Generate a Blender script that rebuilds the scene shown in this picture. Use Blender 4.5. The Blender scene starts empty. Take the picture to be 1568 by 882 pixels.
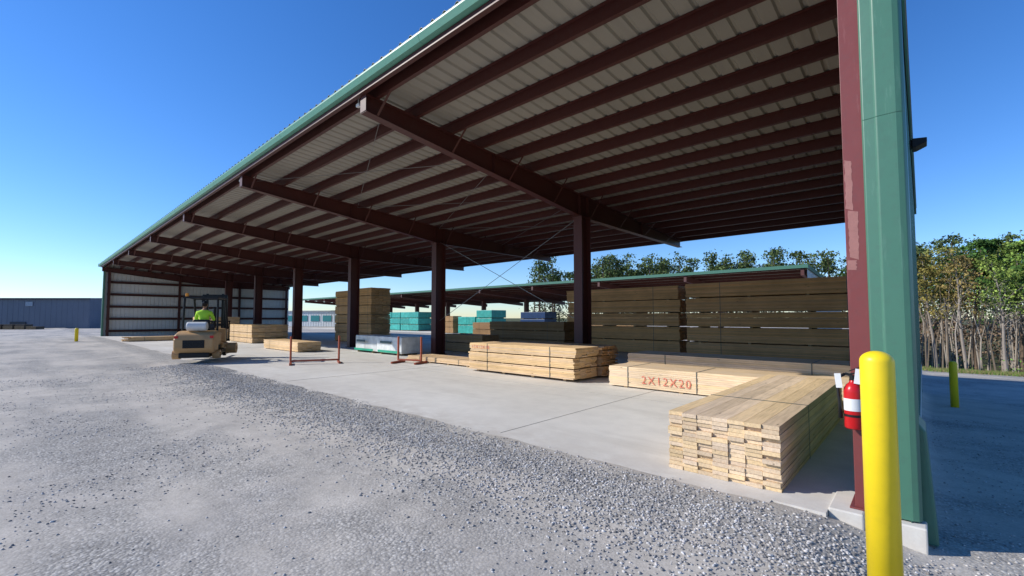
import bpy, math, random
import numpy as np
from mathutils import Vector, Matrix, noise as mnoise
random.seed(7); RNG=np.random.default_rng(11)
S=bpy.context.scene; COL=S.collection
rad=math.radians

# ---------------------------------------------------------------- helpers
def link(o,parent=None):
    COL.objects.link(o)
    if parent is not None: o.parent=parent
    return o
def empty(name,loc=(0,0,0),rz=0):
    e=bpy.data.objects.new(name,None); e.location=loc; e.rotation_euler=(0,0,rz); e.empty_display_size=.3
    COL.objects.link(e); return e

class MB:
    def __init__(s): s.v=[];s.f=[];s.c=[]
    def box(s,x0,x1,y0,y1,z0,z1,c=(1,1,1),M=None):
        b=len(s.v)
        P=[(x0,y0,z0),(x1,y0,z0),(x1,y1,z0),(x0,y1,z0),(x0,y0,z1),(x1,y0,z1),(x1,y1,z1),(x0,y1,z1)]
        if M is not None: P=[tuple(M@Vector(p)) for p in P]
        s.v+=P
        for f in ((0,3,2,1),(4,5,6,7),(0,1,5,4),(1,2,6,5),(2,3,7,6),(3,0,4,7)):
            s.f.append(tuple(b+i for i in f)); s.c.append(c)
    def beam(s,p,q,w,h,c=(1,1,1),up=(0,0,1)):
        p=Vector(p);q=Vector(q);d=(q-p);L=d.length;d.normalize()
        u=Vector(up)
        if abs(d.dot(u))>.98:u=Vector((1,0,0))
        x=d.cross(u).normalized(); z=x.cross(d)
        M=Matrix((( x.x,d.x,z.x,p.x),(x.y,d.y,z.y,p.y),(x.z,d.z,z.z,p.z),(0,0,0,1)))
        s.box(-w/2,w/2,0,L,-h/2,h/2,c,M)
    def tube(s,pts,rad_,n=8,c=(1,1,1),cap=True):
        b0=len(s.v);pts=[Vector(p) for p in pts]
        prev=None
        for i,p in enumerate(pts):
            if i==0:d=pts[1]-p
            elif i==len(pts)-1:d=p-pts[i-1]
            else:d=pts[i+1]-pts[i-1]
            d.normalize()
            if prev is None:
                a=Vector((1,0,0)) if abs(d.x)<.8 else Vector((0,1,0))
                u=d.cross(a).normalized()
            else:
                u=(prev-d*prev.dot(d)).normalized()
            prev=u;w=d.cross(u)
            for k in range(n):
                t=2*math.pi*k/n
                s.v.append(tuple(p+(u*math.cos(t)+w*math.sin(t))*rad_[i]))
        for i in range(len(pts)-1):
            for k in range(n):
                a=b0+i*n+k;b=b0+i*n+(k+1)%n
                s.f.append((a,b,b+n,a+n));s.c.append(c)
        if cap:
            s.f.append(tuple(b0+k for k in reversed(range(n))));s.c.append(c)
            e=b0+(len(pts)-1)*n
            s.f.append(tuple(e+k for k in range(n)));s.c.append(c)
    def extr(s,prof,axis_p,axis_q,c=(1,1,1)):
        b=len(s.v);p=Vector(axis_p);q=Vector(axis_q);n=len(prof)
        for o in prof:s.v.append(tuple(p+Vector(o)))
        for o in prof:s.v.append(tuple(q+Vector(o)))
        for k in range(n):
            a=k;d=(k+1)%n
            s.f.append((b+a,b+d,b+d+n,b+a+n));s.c.append(c)
        s.f.append(tuple(b+k for k in reversed(range(n))));s.c.append(c)
        s.f.append(tuple(b+n+k for k in range(n)));s.c.append(c)
    def hexa(s,P,c=(1,1,1)):
        bb=len(s.v);s.v+=P
        for f in ((0,3,2,1),(4,5,6,7),(0,1,5,4),(1,2,6,5),(2,3,7,6),(3,0,4,7)):
            s.f.append(tuple(bb+i for i in f));s.c.append(c)
    def obj(s,name,mat,parent=None,bevel=0,smooth=False,M=None,seg=2):
        m=bpy.data.meshes.new(name); m.from_pydata(s.v,[],s.f)
        ca=m.color_attributes.new('Col','FLOAT_COLOR','CORNER')
        arr=np.ones((len(m.loops),4),np.float32)
        cnt=[len(f) for f in s.f]
        arr[:,:3]=np.repeat(np.array(s.c,np.float32),cnt,axis=0)
        ca.data.foreach_set('color',arr.ravel())
        if mat: m.materials.append(mat)
        m.update()
        if smooth: m.shade_smooth()
        o=bpy.data.objects.new(name,m)
        if M is not None:o.matrix_world=M
        link(o,parent)
        if bevel:
            b=o.modifiers.new('b','BEVEL');b.width=bevel;b.segments=seg;b.limit_method='ANGLE';b.angle_limit=rad(35)
        return o
def np_mesh(name,V,F,C,mat,parent=None,smooth=False):
    m=bpy.data.meshes.new(name);V=np.asarray(V,np.float32);F=np.asarray(F,np.int32)
    k=F.shape[1]
    m.vertices.add(len(V));m.vertices.foreach_set('co',V.ravel())
    m.loops.add(F.size);m.loops.foreach_set('vertex_index',F.ravel())
    m.polygons.add(len(F));m.polygons.foreach_set('loop_start',np.arange(0,F.size,k,dtype=np.int32))
    m.polygons.foreach_set('loop_total',np.full(len(F),k,np.int32))
    m.update(calc_edges=True)
    if C is not None:
        ca=m.color_attributes.new('Col','FLOAT_COLOR','CORNER')
        a=np.ones((F.size,4),np.float32);a[:,:3]=np.repeat(np.asarray(C,np.float32),k,axis=0)
        ca.data.foreach_set('color',a.ravel())
    m.materials.append(mat)
    if smooth:m.shade_smooth()
    o=bpy.data.objects.new(name,m);link(o,parent);return o

# ---------------------------------------------------------------- materials
class NT:
    def __init__(s,name):
        s.m=bpy.data.materials.new(name);s.m.use_nodes=True;s.t=s.m.node_tree
        s.b=s.t.nodes['Principled BSDF'];s.n=s.t.nodes;s.l=s.t.links
        s.tc=s.n.new('ShaderNodeTexCoord')
    def L(s,a,b): s.l.new(a,b)
    def mapping(s,scale=(1,1,1),src='Object'):
        mp=s.n.new('ShaderNodeMapping');mp.inputs['Scale'].default_value=scale
        s.L(s.tc.outputs[src],mp.inputs[0]);return mp.outputs[0]
    def noise(s,scale,detail=4,vec=None,rough=.55):
        n=s.n.new('ShaderNodeTexNoise');n.inputs['Scale'].default_value=scale;n.inputs['Detail'].default_value=detail;n.inputs['Roughness'].default_value=rough
        s.L(vec if vec else s.tc.outputs['Object'],n.inputs['Vector']);return n.outputs['Fac']
    def vor(s,scale,feature='F1',vec=None):
        n=s.n.new('ShaderNodeTexVoronoi');n.feature=feature;n.inputs['Scale'].default_value=scale
        s.L(vec if vec else s.tc.outputs['Object'],n.inputs['Vector']);return n
    def ramp(s,fac,stops):
        r=s.n.new('ShaderNodeValToRGB');e=r.color_ramp.elements
        while len(e)<len(stops):e.new(.5)
        for i,(p,c) in enumerate(stops):
            e[i].position=p
            if not hasattr(c,'__len__'):c=(c,c,c)
            e[i].color=(*c[:3],1)
        s.L(fac,r.inputs[0]);return r.outputs[0]
    def mix(s,fac,a,b,mode='MIX'):
        n=s.n.new('ShaderNodeMix');n.data_type='RGBA';n.blend_type=mode
        for k,v in ((0,fac),(6,a),(7,b)):
            if isinstance(v,bpy.types.NodeSocket): s.L(v,n.inputs[k])
            elif k==0:n.inputs[0].default_value=v
            else:n.inputs[k].default_value=(*v[:3],1) if hasattr(v,'__len__') else (v,v,v,1)
        return n.outputs[2]
    def math(s,op,a,b=0,c=None):
        n=s.n.new('ShaderNodeMath');n.operation=op
        for k,v in enumerate((a,b) if c is None else (a,b,c)):
            if isinstance(v,bpy.types.NodeSocket):s.L(v,n.inputs[k])
            else:n.inputs[k].default_value=v
        return n.outputs[0]
    def bump(s,h,strength=.3,dist=.01,prev=None):
        n=s.n.new('ShaderNodeBump');n.inputs['Strength'].default_value=strength;n.inputs['Distance'].default_value=dist
        s.L(h,n.inputs['Height'])
        if prev:s.L(prev,n.inputs['Normal'])
        s.L(n.outputs[0],s.b.inputs['Normal']);return n.outputs[0]
    def out(s,col,rough=.7,metal=0,spec=.3):
        if isinstance(col,bpy.types.NodeSocket):s.L(col,s.b.inputs['Base Color'])
        else:s.b.inputs['Base Color'].default_value=(*col,1)
        s.b.inputs['Roughness'].default_value=rough;s.b.inputs['Metallic'].default_value=metal
        s.b.inputs['Specular IOR Level'].default_value=spec
        return s.m
    def attr(s):
        a=s.n.new('ShaderNodeAttribute');a.attribute_name='Col';return a.outputs['Color']

def painted(name,col,rough=.45,var=.18,dirt=.25,scale=1.5,spec=.4,streak=False):
    t=NT(name)
    v=t.mapping((1,1,.12)) if streak else None
    n1=t.noise(scale,6,v);n2=t.noise(scale*14,4)
    a=tuple(c*(1-var) for c in col);b=tuple(min(1,c*(1+var)) for c in col)
    c=t.mix(n1,a,b)
    dm=t.ramp(n2,[(.5,0),(.75,1)])
    dm=t.math('MULTIPLY',dm,dirt)
    c=t.mix(dm,c,tuple(.55*x+.03 for x in col))
    if streak:
        sc=t.noise(4.5,7,t.mapping((3,3,.35)),.7)
        c=t.mix(t.math('MULTIPLY',t.ramp(sc,[(.60,0),(.66,1)]),.22),c,tuple(min(1,x*1.3+.08) for x in col))
    t.bump(t.noise(scale*1.3,3),.25,.03)
    return t.out(c,rough,0,spec)
def flat(name,col,rough=.6,metal=0,spec=.3):
    t=NT(name);n=t.noise(9,4)
    c=t.mix(n,tuple(x*.85 for x in col),tuple(min(1,x*1.12) for x in col))
    return t.out(c,rough,metal,spec)
def wood(name,axis):
    t=NT(name);sc=(1.2,22,22) if axis=='X' else (22,1.2,22)
    mp=t.mapping(sc)
    g=t.noise(2.2,5,mp,.6)
    gr=t.ramp(g,[(.3,.78),(.6,1.06),(.8,.92)])
    c=t.mix(1,t.attr(),gr,'MULTIPLY')
    sc2=(2.2,9,9) if axis=='X' else (9,2.2,9)
    vk=t.vor(1.0,vec=t.mapping(sc2))
    k=t.ramp(vk.outputs['Distance'],[(.045,.42),(.11,1)])
    c=t.mix(1,c,k,'MULTIPLY')
    n3=t.noise(.9,3);c=t.mix(1,c,t.ramp(n3,[(.35,(.86,.84,.8)),(.65,(1.05,1.03,1))]),'MULTIPLY')
    t.bump(g,.2,.004)
    return t.out(c,.78,0,.2)
W_X=wood('lumber_x','X');W_Y=wood('lumber_y','Y')
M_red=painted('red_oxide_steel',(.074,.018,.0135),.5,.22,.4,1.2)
M_redcol=painted('red_column_paint',(.19,.046,.042),.45,.14,.35,2.0,streak=True)
M_green=painted('green_trim',(.062,.170,.115),.40,.12,.3,1.3,streak=True)
M_fascia=painted('green_fascia',(.10,.29,.205),.42,.12,.3,1.0)
M_yellow=painted('yellow_bollard_paint',(.88,.64,.015),.38,.04,.10,2.0)
M_primer=painted('primer_patch',(.34,.15,.13),.7,.12,.5,6)
M_black=flat('black_paint',(.012,.012,.013),.45)
M_rubber=flat('tyre_rubber',(.018,.018,.018),.85)
M_tan=painted('forklift_tan_paint',(.50,.30,.13),.5,.12,.5,4)
M_steel=flat('worn_steel',(.25,.24,.23),.4,.7)
M_extred=painted('extinguisher_red',(.55,.012,.015),.3,.08,.1,4)
M_white=flat('white_plastic',(.72,.72,.70),.5)
M_lime=flat('lime_hivis',(.50,.86,.06),.8)
M_pants=flat('denim',(.03,.045,.08),.85)
M_skin=flat('skin',(.42,.23,.15),.6)
M_hair=flat('hair',(.03,.018,.012),.8)
M_orange=painted('orange_rack_paint',(.34,.075,.035),.5,.2,.5,5)
t=NT('red_marking_paint');_c=t.mix(t.ramp(t.noise(30,4),[(.42,0),(.58,1)]),(.62,.10,.06),(.68,.30,.20));M_paint=t.out(_c,.8)
M_teal=NT('teal_wrap');_c=M_teal.mix(1,M_teal.attr(),M_teal.ramp(M_teal.noise(3,4),[(.35,.8),(.65,1.1)]),'MULTIPLY');M_teal.bump(M_teal.noise(6,5),.5,.03);M_teal=M_teal.out(_c,.4)

def sheet_mat(name,col,rough=.45):
    t=NT(name);n=t.noise(.5,5);n2=t.noise(5,4,t.mapping((1,.15,1)))
    c=t.mix(n,tuple(x*.82 for x in col),tuple(x*1.1 for x in col))
    c=t.mix(t.math('MULTIPLY',t.ramp(n2,[(.5,0),(.8,1)]),.35),c,tuple(x*.6 for x in col))
    return t.out(c,rough,0,.4)
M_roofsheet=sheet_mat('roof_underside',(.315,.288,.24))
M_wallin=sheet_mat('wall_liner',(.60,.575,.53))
M_blue=sheet_mat('blue_metal_siding',(.12,.14,.195))
M_whitewall=sheet_mat('white_siding',(.62,.65,.66))

# concrete
t=NT('concrete_slab')
n=t.noise(.35,6);n2=t.noise(2.5,6,rough=.65);n3=t.noise(60,3)
c=t.ramp(n,[(.3,(.62,.59,.53)),(.7,(.73,.705,.645))])
c=t.mix(1,c,t.ramp(n2,[(.3,.90),(.6,1.0),(.8,1.03)]),'MULTIPLY')
c=t.mix(1,c,t.ramp(n3,[(.3,.95),(.7,1.03)]),'MULTIPLY')
st=t.noise(.8,5,t.mapping((.25,1.6,1)),.65)
c=t.mix(t.math('MULTIPLY',t.ramp(st,[(.54,0),(.72,1)]),.36),c,(.42,.39,.335))
sp=t.n.new('ShaderNodeSeparateXYZ');t.L(t.tc.outputs['Object'],sp.inputs[0])
dy=t.math('SUBTRACT',1,t.math('MULTIPLY',t.math('SUBTRACT',sp.outputs['Y'],4.3),.9))
dm=t.math('MULTIPLY',t.math('MAXIMUM',dy,0),t.ramp(t.noise(3,7,rough=.7),[(.35,0),(.6,1)]))
dm=t.math('MINIMUM',dm,.75)
c=t.mix(dm,c,(.52,.48,.42))
t.bump(n3,.12,.003);M_conc=t.out(c,.8,0,.25)

# gravel
t=NT('gravel_ground')
big=t.noise(.30,6,rough=.62)
trk=t.noise(.55,5,t.mapping((.20,1.3,1)))
mask=t.ramp(t.math('ADD',t.math('MULTIPLY',big,.55),t.math('MULTIPLY',trk,.45)),[(.46,0),(.58,1)])
sep=t.n.new('ShaderNodeSeparateXYZ');t.L(t.tc.outputs['Object'],sep.inputs[0])
edge=t.math('SUBTRACT',1,t.math('MULTIPLY',t.math('ABSOLUTE',t.math('SUBTRACT',sep.outputs['Y'],3.95)),1.6))
edge=t.math('MAXIMUM',edge,0)
mask=t.math('MINIMUM',t.math('ADD',mask,edge),1)
v1=t.vor(44);v2=t.vor(100)
def vc(v):
    s=t.n.new('ShaderNodeSeparateColor');t.L(v.outputs['Color'],s.inputs[0]);return s.outputs[0]
stones_=t.ramp(vc(v1),[(0,(.19,.185,.18)),(.35,(.33,.32,.30)),(.75,(.49,.475,.44)),(1,(.68,.66,.61))])
small=t.ramp(vc(v2),[(0,(.30,.285,.255)),(.5,(.47,.445,.40)),(1,(.62,.59,.54))])
stones_=t.mix(1,stones_,t.ramp(v1.outputs['Distance'],[(.25,1.08),(.6,.62)]),'MULTIPLY')
fines=t.ramp(t.noise(25,6,rough=.7),[(.3,(.47,.43,.37)),(.7,(.60,.555,.485))])
fines=t.mix(.30,fines,small)
c=t.mix(mask,fines,t.mix(.35,stones_,small))
c=t.mix(1,c,t.ramp(t.noise(.16,4),[(.3,(.90,.90,.90)),(.7,(1.10,1.08,1.05))]),'MULTIPLY')
c=t.mix(1,c,t.ramp(t.noise(2.2,6,rough=.75),[(.3,.82),(.7,1.12)]),'MULTIPLY')
sc_=t.noise(1.1,6,t.mapping((.5,1.4,1)),.7)
c=t.mix(t.math('MULTIPLY',t.ramp(sc_,[(.56,0),(.66,1)]),.28),c,(.33,.305,.265))
gs=t.n.new('ShaderNodeSeparateColor');t.L(t.attr(),gs.inputs[0])
c=t.mix(gs.outputs[0],c,t.ramp(t.noise(1.5,6),[(.35,(.05,.075,.02)),(.65,(.16,.14,.07))]))
h=t.math('MULTIPLY',t.math('SUBTRACT',1,v1.outputs['Distance']),t.math('ADD',t.math('MULTIPLY',mask,.9),.10))
h=t.math('ADD',h,t.math('MULTIPLY',t.noise(14,6,rough=.7),.6))
t.bump(h,.55,.011);M_gravel=t.out(c,.9,0,.15)

def colmat(name,rough=.8,spec=.2):
    t=NT(name);c=t.attr();c=t.mix(1,c,t.ramp(t.noise(6,3),[(.3,.85),(.7,1.1)]),'MULTIPLY')
    return t.out(c,rough,0,spec)
M_leaf=colmat('foliage',.75,.15);M_stone=colmat('stone',.9,.15);M_bark=colmat('bark',.9,.1)

# ---------------------------------------------------------------- terrain
def ss(a,b,x):
    x=np.clip((x-a)/(b-a),0,1);return x*x*(3-2*x)
def zter(x,y):
    x=np.asarray(x,float);y=np.asarray(y,float)
    zo=-.18-np.clip(y-5,0,16)*.048-np.clip(y-21,0,11)*.008-1.0*ss(31,37,y)
    tt=np.where(y>20,ss(-3,.3,x),ss(-.68,.15,x))
    return (1-tt)*-.03+tt*zo
def fnoise(x,y,sc,seed=0):
    out=np.zeros(x.shape)
    it=np.nditer([x,y,out],op_flags=[['readonly'],['readonly'],['writeonly']])
    for a,b,o in it:o[...]=mnoise.noise(Vector((float(a)*sc,float(b)*sc,seed)))
    return out
def geo(a,b,first):
    r=[a];st=first
    sg=1 if b>a else -1
    while sg*(b-r[-1])>0:
        r.append(r[-1]+sg*st);st*=1.35
    return r[1:]
xs=sorted(geo(-26,-1800,.3))+list(np.arange(-26,4.01,.12))+geo(4.01,1500,.3)
ys=sorted(geo(-3,-1500,.3))+list(np.arange(-3,3.4,.12))+list(np.arange(3.4,5.2,.045))+list(np.arange(5.2,50,.8))+geo(50,2500,2)
xs=np.array(xs);ys=np.array(ys)
XX,YY=np.meshgrid(xs,ys)
ZZ=zter(XX,YY)
near=(np.abs(XX)<60)&(YY<6)&(YY>-20)
N1=np.zeros(XX.shape);N1[near]=fnoise(XX[near],YY[near],.7,3)*.030+fnoise(XX[near],YY[near],3.1,9)*.012
edgeup=ss(2.5,4.3,YY)*(1-ss(4.35,4.75,YY))*.036*(1-ss(-.85,-.35,XX))
N2=np.zeros(XX.shape);N2[near]=fnoise(XX[near],YY[near],1.3,20)*.010
ins=ss(4.5,5.0,YY)*(YY<21)*(XX<-.2)
ZZ=ZZ+N1*(1-ins)*(1-.7*ss(3.6,4.2,YY)*(1-ss(6,7,YY)))+edgeup+N2*ss(3,4.2,YY)*(1-ins)-.06*ins
nx,ny=len(xs),len(ys)
V=np.stack([XX,YY,ZZ],-1).reshape(-1,3)
idx=np.arange(nx*ny).reshape(ny,nx)
F=np.stack([idx[:-1,:-1],idx[:-1,1:],idx[1:,1:],idx[1:,:-1]],-1).reshape(-1,4)
cx=V[F].mean(1)
gmask=np.clip(ss(30.5,32,cx[:,1])*ss(-6,-2,cx[:,0]) + ss(90,140,np.hypot(cx[:,0],cx[:,1])),0,1)
np_mesh('ground',V,F,np.repeat(gmask[:,None],3,1),M_gravel,smooth=True)

def stones(name,P,size):
    phi=(1+5**.5)/2
    iv=np.array([(-1,phi,0),(1,phi,0),(-1,-phi,0),(1,-phi,0),(0,-1,phi),(0,1,phi),(0,-1,-phi),(0,1,-phi),(phi,0,-1),(phi,0,1),(-phi,0,-1),(-phi,0,1)],float)
    iv/=np.linalg.norm(iv[0])
    ifc=np.array([(0,11,5),(0,5,1),(0,1,7),(0,7,10),(0,10,11),(1,5,9),(5,11,4),(11,10,2),(10,7,6),(7,1,8),(3,9,4),(3,4,2),(3,2,6),(3,6,8),(3,8,9),(4,9,5),(2,4,11),(6,2,10),(8,6,7),(9,8,1)])
    n=len(P);sc=RNG.uniform(.55,1.25,(n,1,3));sc[:,:,2]*=.65
    A=iv[None]*(1+RNG.uniform(-.22,.22,(n,12,1)))*sc*size[:,None,None]
    th=RNG.uniform(0,6.28,n);c,s=np.cos(th)[:,None],np.sin(th)[:,None]
    X=A[:,:,0]*c-A[:,:,1]*s;Y=A[:,:,0]*s+A[:,:,1]*c
    A=np.stack([X,Y,A[:,:,2]],-1)+P[:,None,:]
    Fc=(ifc[None]+(np.arange(n)*12)[:,None,None]).reshape(-1,3)
    g=.17+.45*RNG.uniform(0,1,n)**1.1
    tint=RNG.uniform(-.005,.04,n)*g*2
    cc=np.stack([g+tint,g,g-tint],-1)
    np_mesh(name,A.reshape(-1,3),Fc,np.repeat(cc,20,axis=0),M_stone)
def gz(x,y):
    i=np.clip(np.searchsorted(xs,x)-1,0,nx-2);j=np.clip(np.searchsorted(ys,y)-1,0,ny-2)
    fx=(x-xs[i])/(xs[i+1]-xs[i]);fy=(y-ys[j])/(ys[j+1]-ys[j])
    return (ZZ[j,i]*(1-fx)*(1-fy)+ZZ[j,i+1]*fx*(1-fy)+ZZ[j+1,i]*(1-fx)*fy+ZZ[j+1,i+1]*fx*fy)
n1=34000
sx=-RNG.uniform(0,1,n1)**1.3*20+.9;sy=np.clip(RNG.normal(3.65,.5,n1),1.2,9)
lim=4.40+.14*fnoise(sx,sx*0,.9,2)+.06*fnoise(sx,sx*0,5,8)
keep=(sy<lim+RNG.exponential(.03,n1))|(sx>-.8);keep&=~((sx>-.72)&(sy>4.6)&(sx<.05))&(sy<6)&~((sx<-.6)&(sy>4.62))
sx=sx[keep];sy=sy[keep]
n2=34000
tx=-RNG.uniform(0,1,n2)**1.2*24+2.5;ty=RNG.uniform(-1.5,4.2,n2)
nn=fnoise(tx,ty,.45,5)+.4*fnoise(tx,ty*3,.4,12);k=(nn>.10)|(RNG.uniform(0,1,n2)<.14);tx=tx[k];ty=ty[k]
ux=RNG.uniform(.1,3,2500);uy=RNG.uniform(3,14,2500)
px=np.r_[sx,tx,ux];py=np.r_[sy,ty,uy]
sz=np.r_[RNG.uniform(.005,.016,len(sx)),.003+.011*RNG.uniform(0,1,len(tx))**2,RNG.uniform(.005,.014,2500)]
pz=np.maximum(gz(px,py),np.where((py>4.2)&(px<-1.0),0.0,-9))+sz*.2
stones('gravel_stones',np.stack([px,py,pz],-1),sz)

# ---------------------------------------------------------------- concrete slab
slab=empty('concrete_slab')
m=MB();m.box(-54.3,-1.0,4.2,21.2,-.25,0);m.box(-1.0,-.60,4.56,21.2,-.25,0);m.box(-.60,-.03,4.86,21.2,-.25,-.001);m.obj('slab_floor',M_conc,slab)
m=MB();m.box(-.599,-.36,4.66,5.25,-.6,.02);m.box(-.36,-.20,4.80,5.25,-.6,.014);m.box(-.20,.02,4.68,5.25,-.6,.018);m.obj('corner_pier',M_conc,slab,bevel=.012)
m=MB()
for k in range(1,7):
    X=-.58-7.62*k+3.8;m.box(X-.003,X+.003,4.6,21.1,.0,.004)
m.box(-54,-.7,8.401,8.407,.0,.0035);m.box(-54,-.7,16.5,16.51,.0,.0035)
m.obj('control_joints',flat('joint_grey',(.36,.34,.30),.9),slab)
m=MB();m.box(-75,-3,31,52,-.2,.0);m.obj('rear_slab',M_conc,slab)

# ---------------------------------------------------------------- open shed
shed=empty('open_lumber_shed')
Y0,Y1=4.36,20.7;ZF,ZB=6.42,5.42
def zr(y):return ZF+(ZB-ZF)*(y-Y0)/(Y1-Y0)
FR=[-.33]+[-.58-7.62*k for k in range(1,7)]+[-53.75]
YC=12.43
def corr(mb_name,mat,parent,o,u,Lu,v,Lv,nrm,period=.305,depth=.035,rib=.07,nv=1):
    o=Vector(o);u=Vector(u).normalized();v=Vector(v).normalized();nrm=Vector(nrm)
    prof=[];s=0
    while s<Lu:
        prof+=[(s,0),(min(s+period-rib-.03,Lu),0),(min(s+period-rib,Lu),depth),(min(s+period-.03,Lu),depth)]
        s+=period
    prof.append((Lu,0))
    m=MB();n=len(prof)
    for j in range(nv+1):
        for (a,h) in prof:m.v.append(tuple(o+u*a+nrm*h+v*(Lv*j/nv)))
    for j in range(nv):
        for i in range(n-1):
            if prof[i+1][0]-prof[i][0]<1e-6:continue
            m.f.append((j*n+i,j*n+i+1,(j+1)*n+i+1,(j+1)*n+i));m.c.append((1,1,1))
    ob=m.obj(mb_name,mat,parent)
    sd=ob.modifiers.new('s','SOLIDIFY');sd.thickness=.003
    return ob
Ls=math.hypot(Y1-Y0+.07,ZB-ZF)
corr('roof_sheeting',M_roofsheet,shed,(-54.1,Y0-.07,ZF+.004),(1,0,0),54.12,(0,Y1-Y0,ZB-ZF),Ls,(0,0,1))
m=MB()
def zprof(h=.235,fl=.075,t=.008):
    return [(0,0,0),(0,-fl,0),(0,-fl,-t),(0,-t,-t),(0,-t,-h+t) ,(0,-t,-h),(0,fl,-h),(0,fl,-h+t),(0,0,-h+t)]
PY=[Y0+.38+1.0*i for i in range(18) if Y0+.38+1.0*i<Y1-.2]
for y in PY:
    m.extr(zprof(),(-53.9,y,zr(y)-.006),(-.16,y,zr(y)-.006))
m.box(-53.9,-.16,Y0+.05,Y0+.062,ZF-.27,ZF-.02)
m.box(-53.9,-.16,Y0+.062,Y0+.14,ZF-.27,ZF-.262)
m.box(-53.9,-.16,Y1-.07,Y1-.058,ZB-.24,ZB-.02)
m.box(-53.9,-.16,Y1-.15,Y1-.07,ZB-.24,ZB-.232)
m.obj('purlins',M_red,shed)
m=MB();RT=.245
def rdepth(y):
    if y<YC:return .36+(.74-.36)*(y-Y0)/(YC-Y0)
    return .74-(.74-.26)*(y-YC)/(Y1-YC)
for k,X in enumerate(FR):
    pts=[Y0+.15,YC,Y1-.1]
    for a,b in zip(pts[:-1],pts[1:]):
        za,zb=zr(a)-RT,zr(b)-RT;da,db=rdepth(a),rdepth(b)
        def quadbox(x0,x1,A,B,C_,D):
            m.hexa([(x0,a,A),(x1,a,A),(x1,b,B),(x0,b,B),(x0,a,C_),(x1,a,C_),(x1,b,D),(x0,b,D)])
        quadbox(X-.006,X+.006,za-da+.014,zb-db+.014,za-.014,zb-.014)
        quadbox(X-.11,X+.11,za-.013,zb-.013,za,zb)
        quadbox(X-.11,X+.11,za-da,zb-db,za-da+.013,zb-db+.013)
    m.box(X-.11,X+.11,Y0+.137,Y0+.149,zr(Y0)-RT-.36,zr(Y0)-.03)
    for y in (YC-.24,YC+.24,8.2,16.6):
        z=zr(y)-RT;m.box(X-.1,X+.1,y-.005,y+.005,z-rdepth(y)+.014,z-.015)
m.obj('rafters',M_red,shed)
m=MB()
for X in FR[1:-1]:
    for i,y in enumerate(PY):
        if i%2==1:continue
        z=zr(y)-.23
        for sg in (-1,1):
            m.beam((X+sg*.10,y+.03,z-rdepth(y)+.0),(X+sg*.62,y+.03,z+.02),.05,.006)
m.obj('flange_braces',M_red,shed)
m=MB()
for X in FR[1:-1]:
    zt=zr(YC)-RT-.72
    m.box(X-.16,X+.16,YC-.27,YC-.255,.03,zt);m.box(X-.16,X+.16,YC+.255,YC+.27,.03,zt)
    m.box(X-.007,X+.007,YC-.2549,YC+.2549,.03,zt)
    m.box(X-.22,X+.22,YC-.34,YC+.34,.0,.028)
    m.box(X-.19,X+.19,YC-.31,YC+.31,zt-.02,zt)
for X in (FR[-1],):
    for y in (5.0,10.2,YC+3,20.2):
        m.box(X-.0,X+.16,y-.1,y-.09,.0,zr(y)-.25);m.box(X-.0,X+.16,y+.09,y+.1,.0,zr(y)-.25);m.box(X+.07,X+.08,y-.09,y+.09,.0,zr(y)-.25)
for y in (YC,20.3):
    m.box(-.42,-.2,y-.1,y+.1,.0,zr(y)-.3)
m.obj('columns',M_red,shed)
m=MB()
X1,X2=FR[1],FR[2]
m.tube([(X1-.1,YC,5.0),(X2+.1,YC,1.5)],[.011]*2,6);m.tube([(X2+.1,YC,5.0),(X1-.1,YC,1.5)],[.011]*2,6)
for (a,b) in ((1,2),(5,6)):
    for (ya,yb) in ((Y0+.6,8.5),(8.5,YC),(YC,16.5)):
        m.tube([(FR[a],ya,zr(ya)-.3),(FR[b],yb,zr(yb)-.3)],[.008]*2,6)
        m.tube([(FR[b],ya,zr(ya)-.3),(FR[a],yb,zr(yb)-.3)],[.008]*2,6)
m.obj('brace_rods',M_steel,shed)
m=MB()
prof=[(0,0,0),(0,-.12,-.0),(0,-.135,-.02),(0,-.135,-.05),(0,-.09,-.15),(0,-.02,-.17),(0,0,-.17)]
for i in range(9):
    a=-54.12+6.013*i;b=a+6.007
    m.extr(prof,(a,Y0+.045,ZF-.01),(min(b,.01),Y0+.045,ZF-.01))
m.extr([(0,.0,0),(0,.12,0),(0,.12,-.2),(0,.0,-.2)],(-54.12,Y1-.05,ZB-.005),(.01,Y1-.05,ZB-.005))
m.obj('eave_fascia',M_fascia,shed)
m=MB()
for X in (-54.14,-.01):
    m.hexa([(X-.015,Y0-.1,ZF-.2),(X+.015,Y0-.1,ZF-.2),(X+.015,Y1+.05,ZB-.2),(X-.015,Y1+.05,ZB-.2),(X-.015,Y0-.1,ZF+.05),(X+.015,Y0-.1,ZF+.05),(X+.015,Y1+.05,ZB+.05),(X-.015,Y1+.05,ZB+.05)])
m.obj('rake_trim',M_fascia,shed)
def endwall(nm,X,mat,sgn):
    m=MB();y=4.75;per=.305
    prof=[]
    while y<Y1-.1:
        prof+=[(y,0),(y+.2,0),(y+.225,.03),(y+.28,.03)];y+=per
    for (yy,h) in prof:
        m.v.append((X+sgn*h,yy,-.12 if sgn<0 else -.22-.05*(yy-5)));m.v.append((X+sgn*h,yy,zr(yy)-.02))
    for i in range(len(prof)-1):
        m.f.append((2*i,2*i+2,2*i+3,2*i+1));m.c.append((1,1,1))
    o=m.obj(nm,mat,shed);s=o.modifiers.new('s','SOLIDIFY');s.thickness=.003
endwall('far_end_wall',-53.98,M_wallin,-1)
endwall('near_end_wall',-.07,M_green,1)
m=MB()
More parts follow.
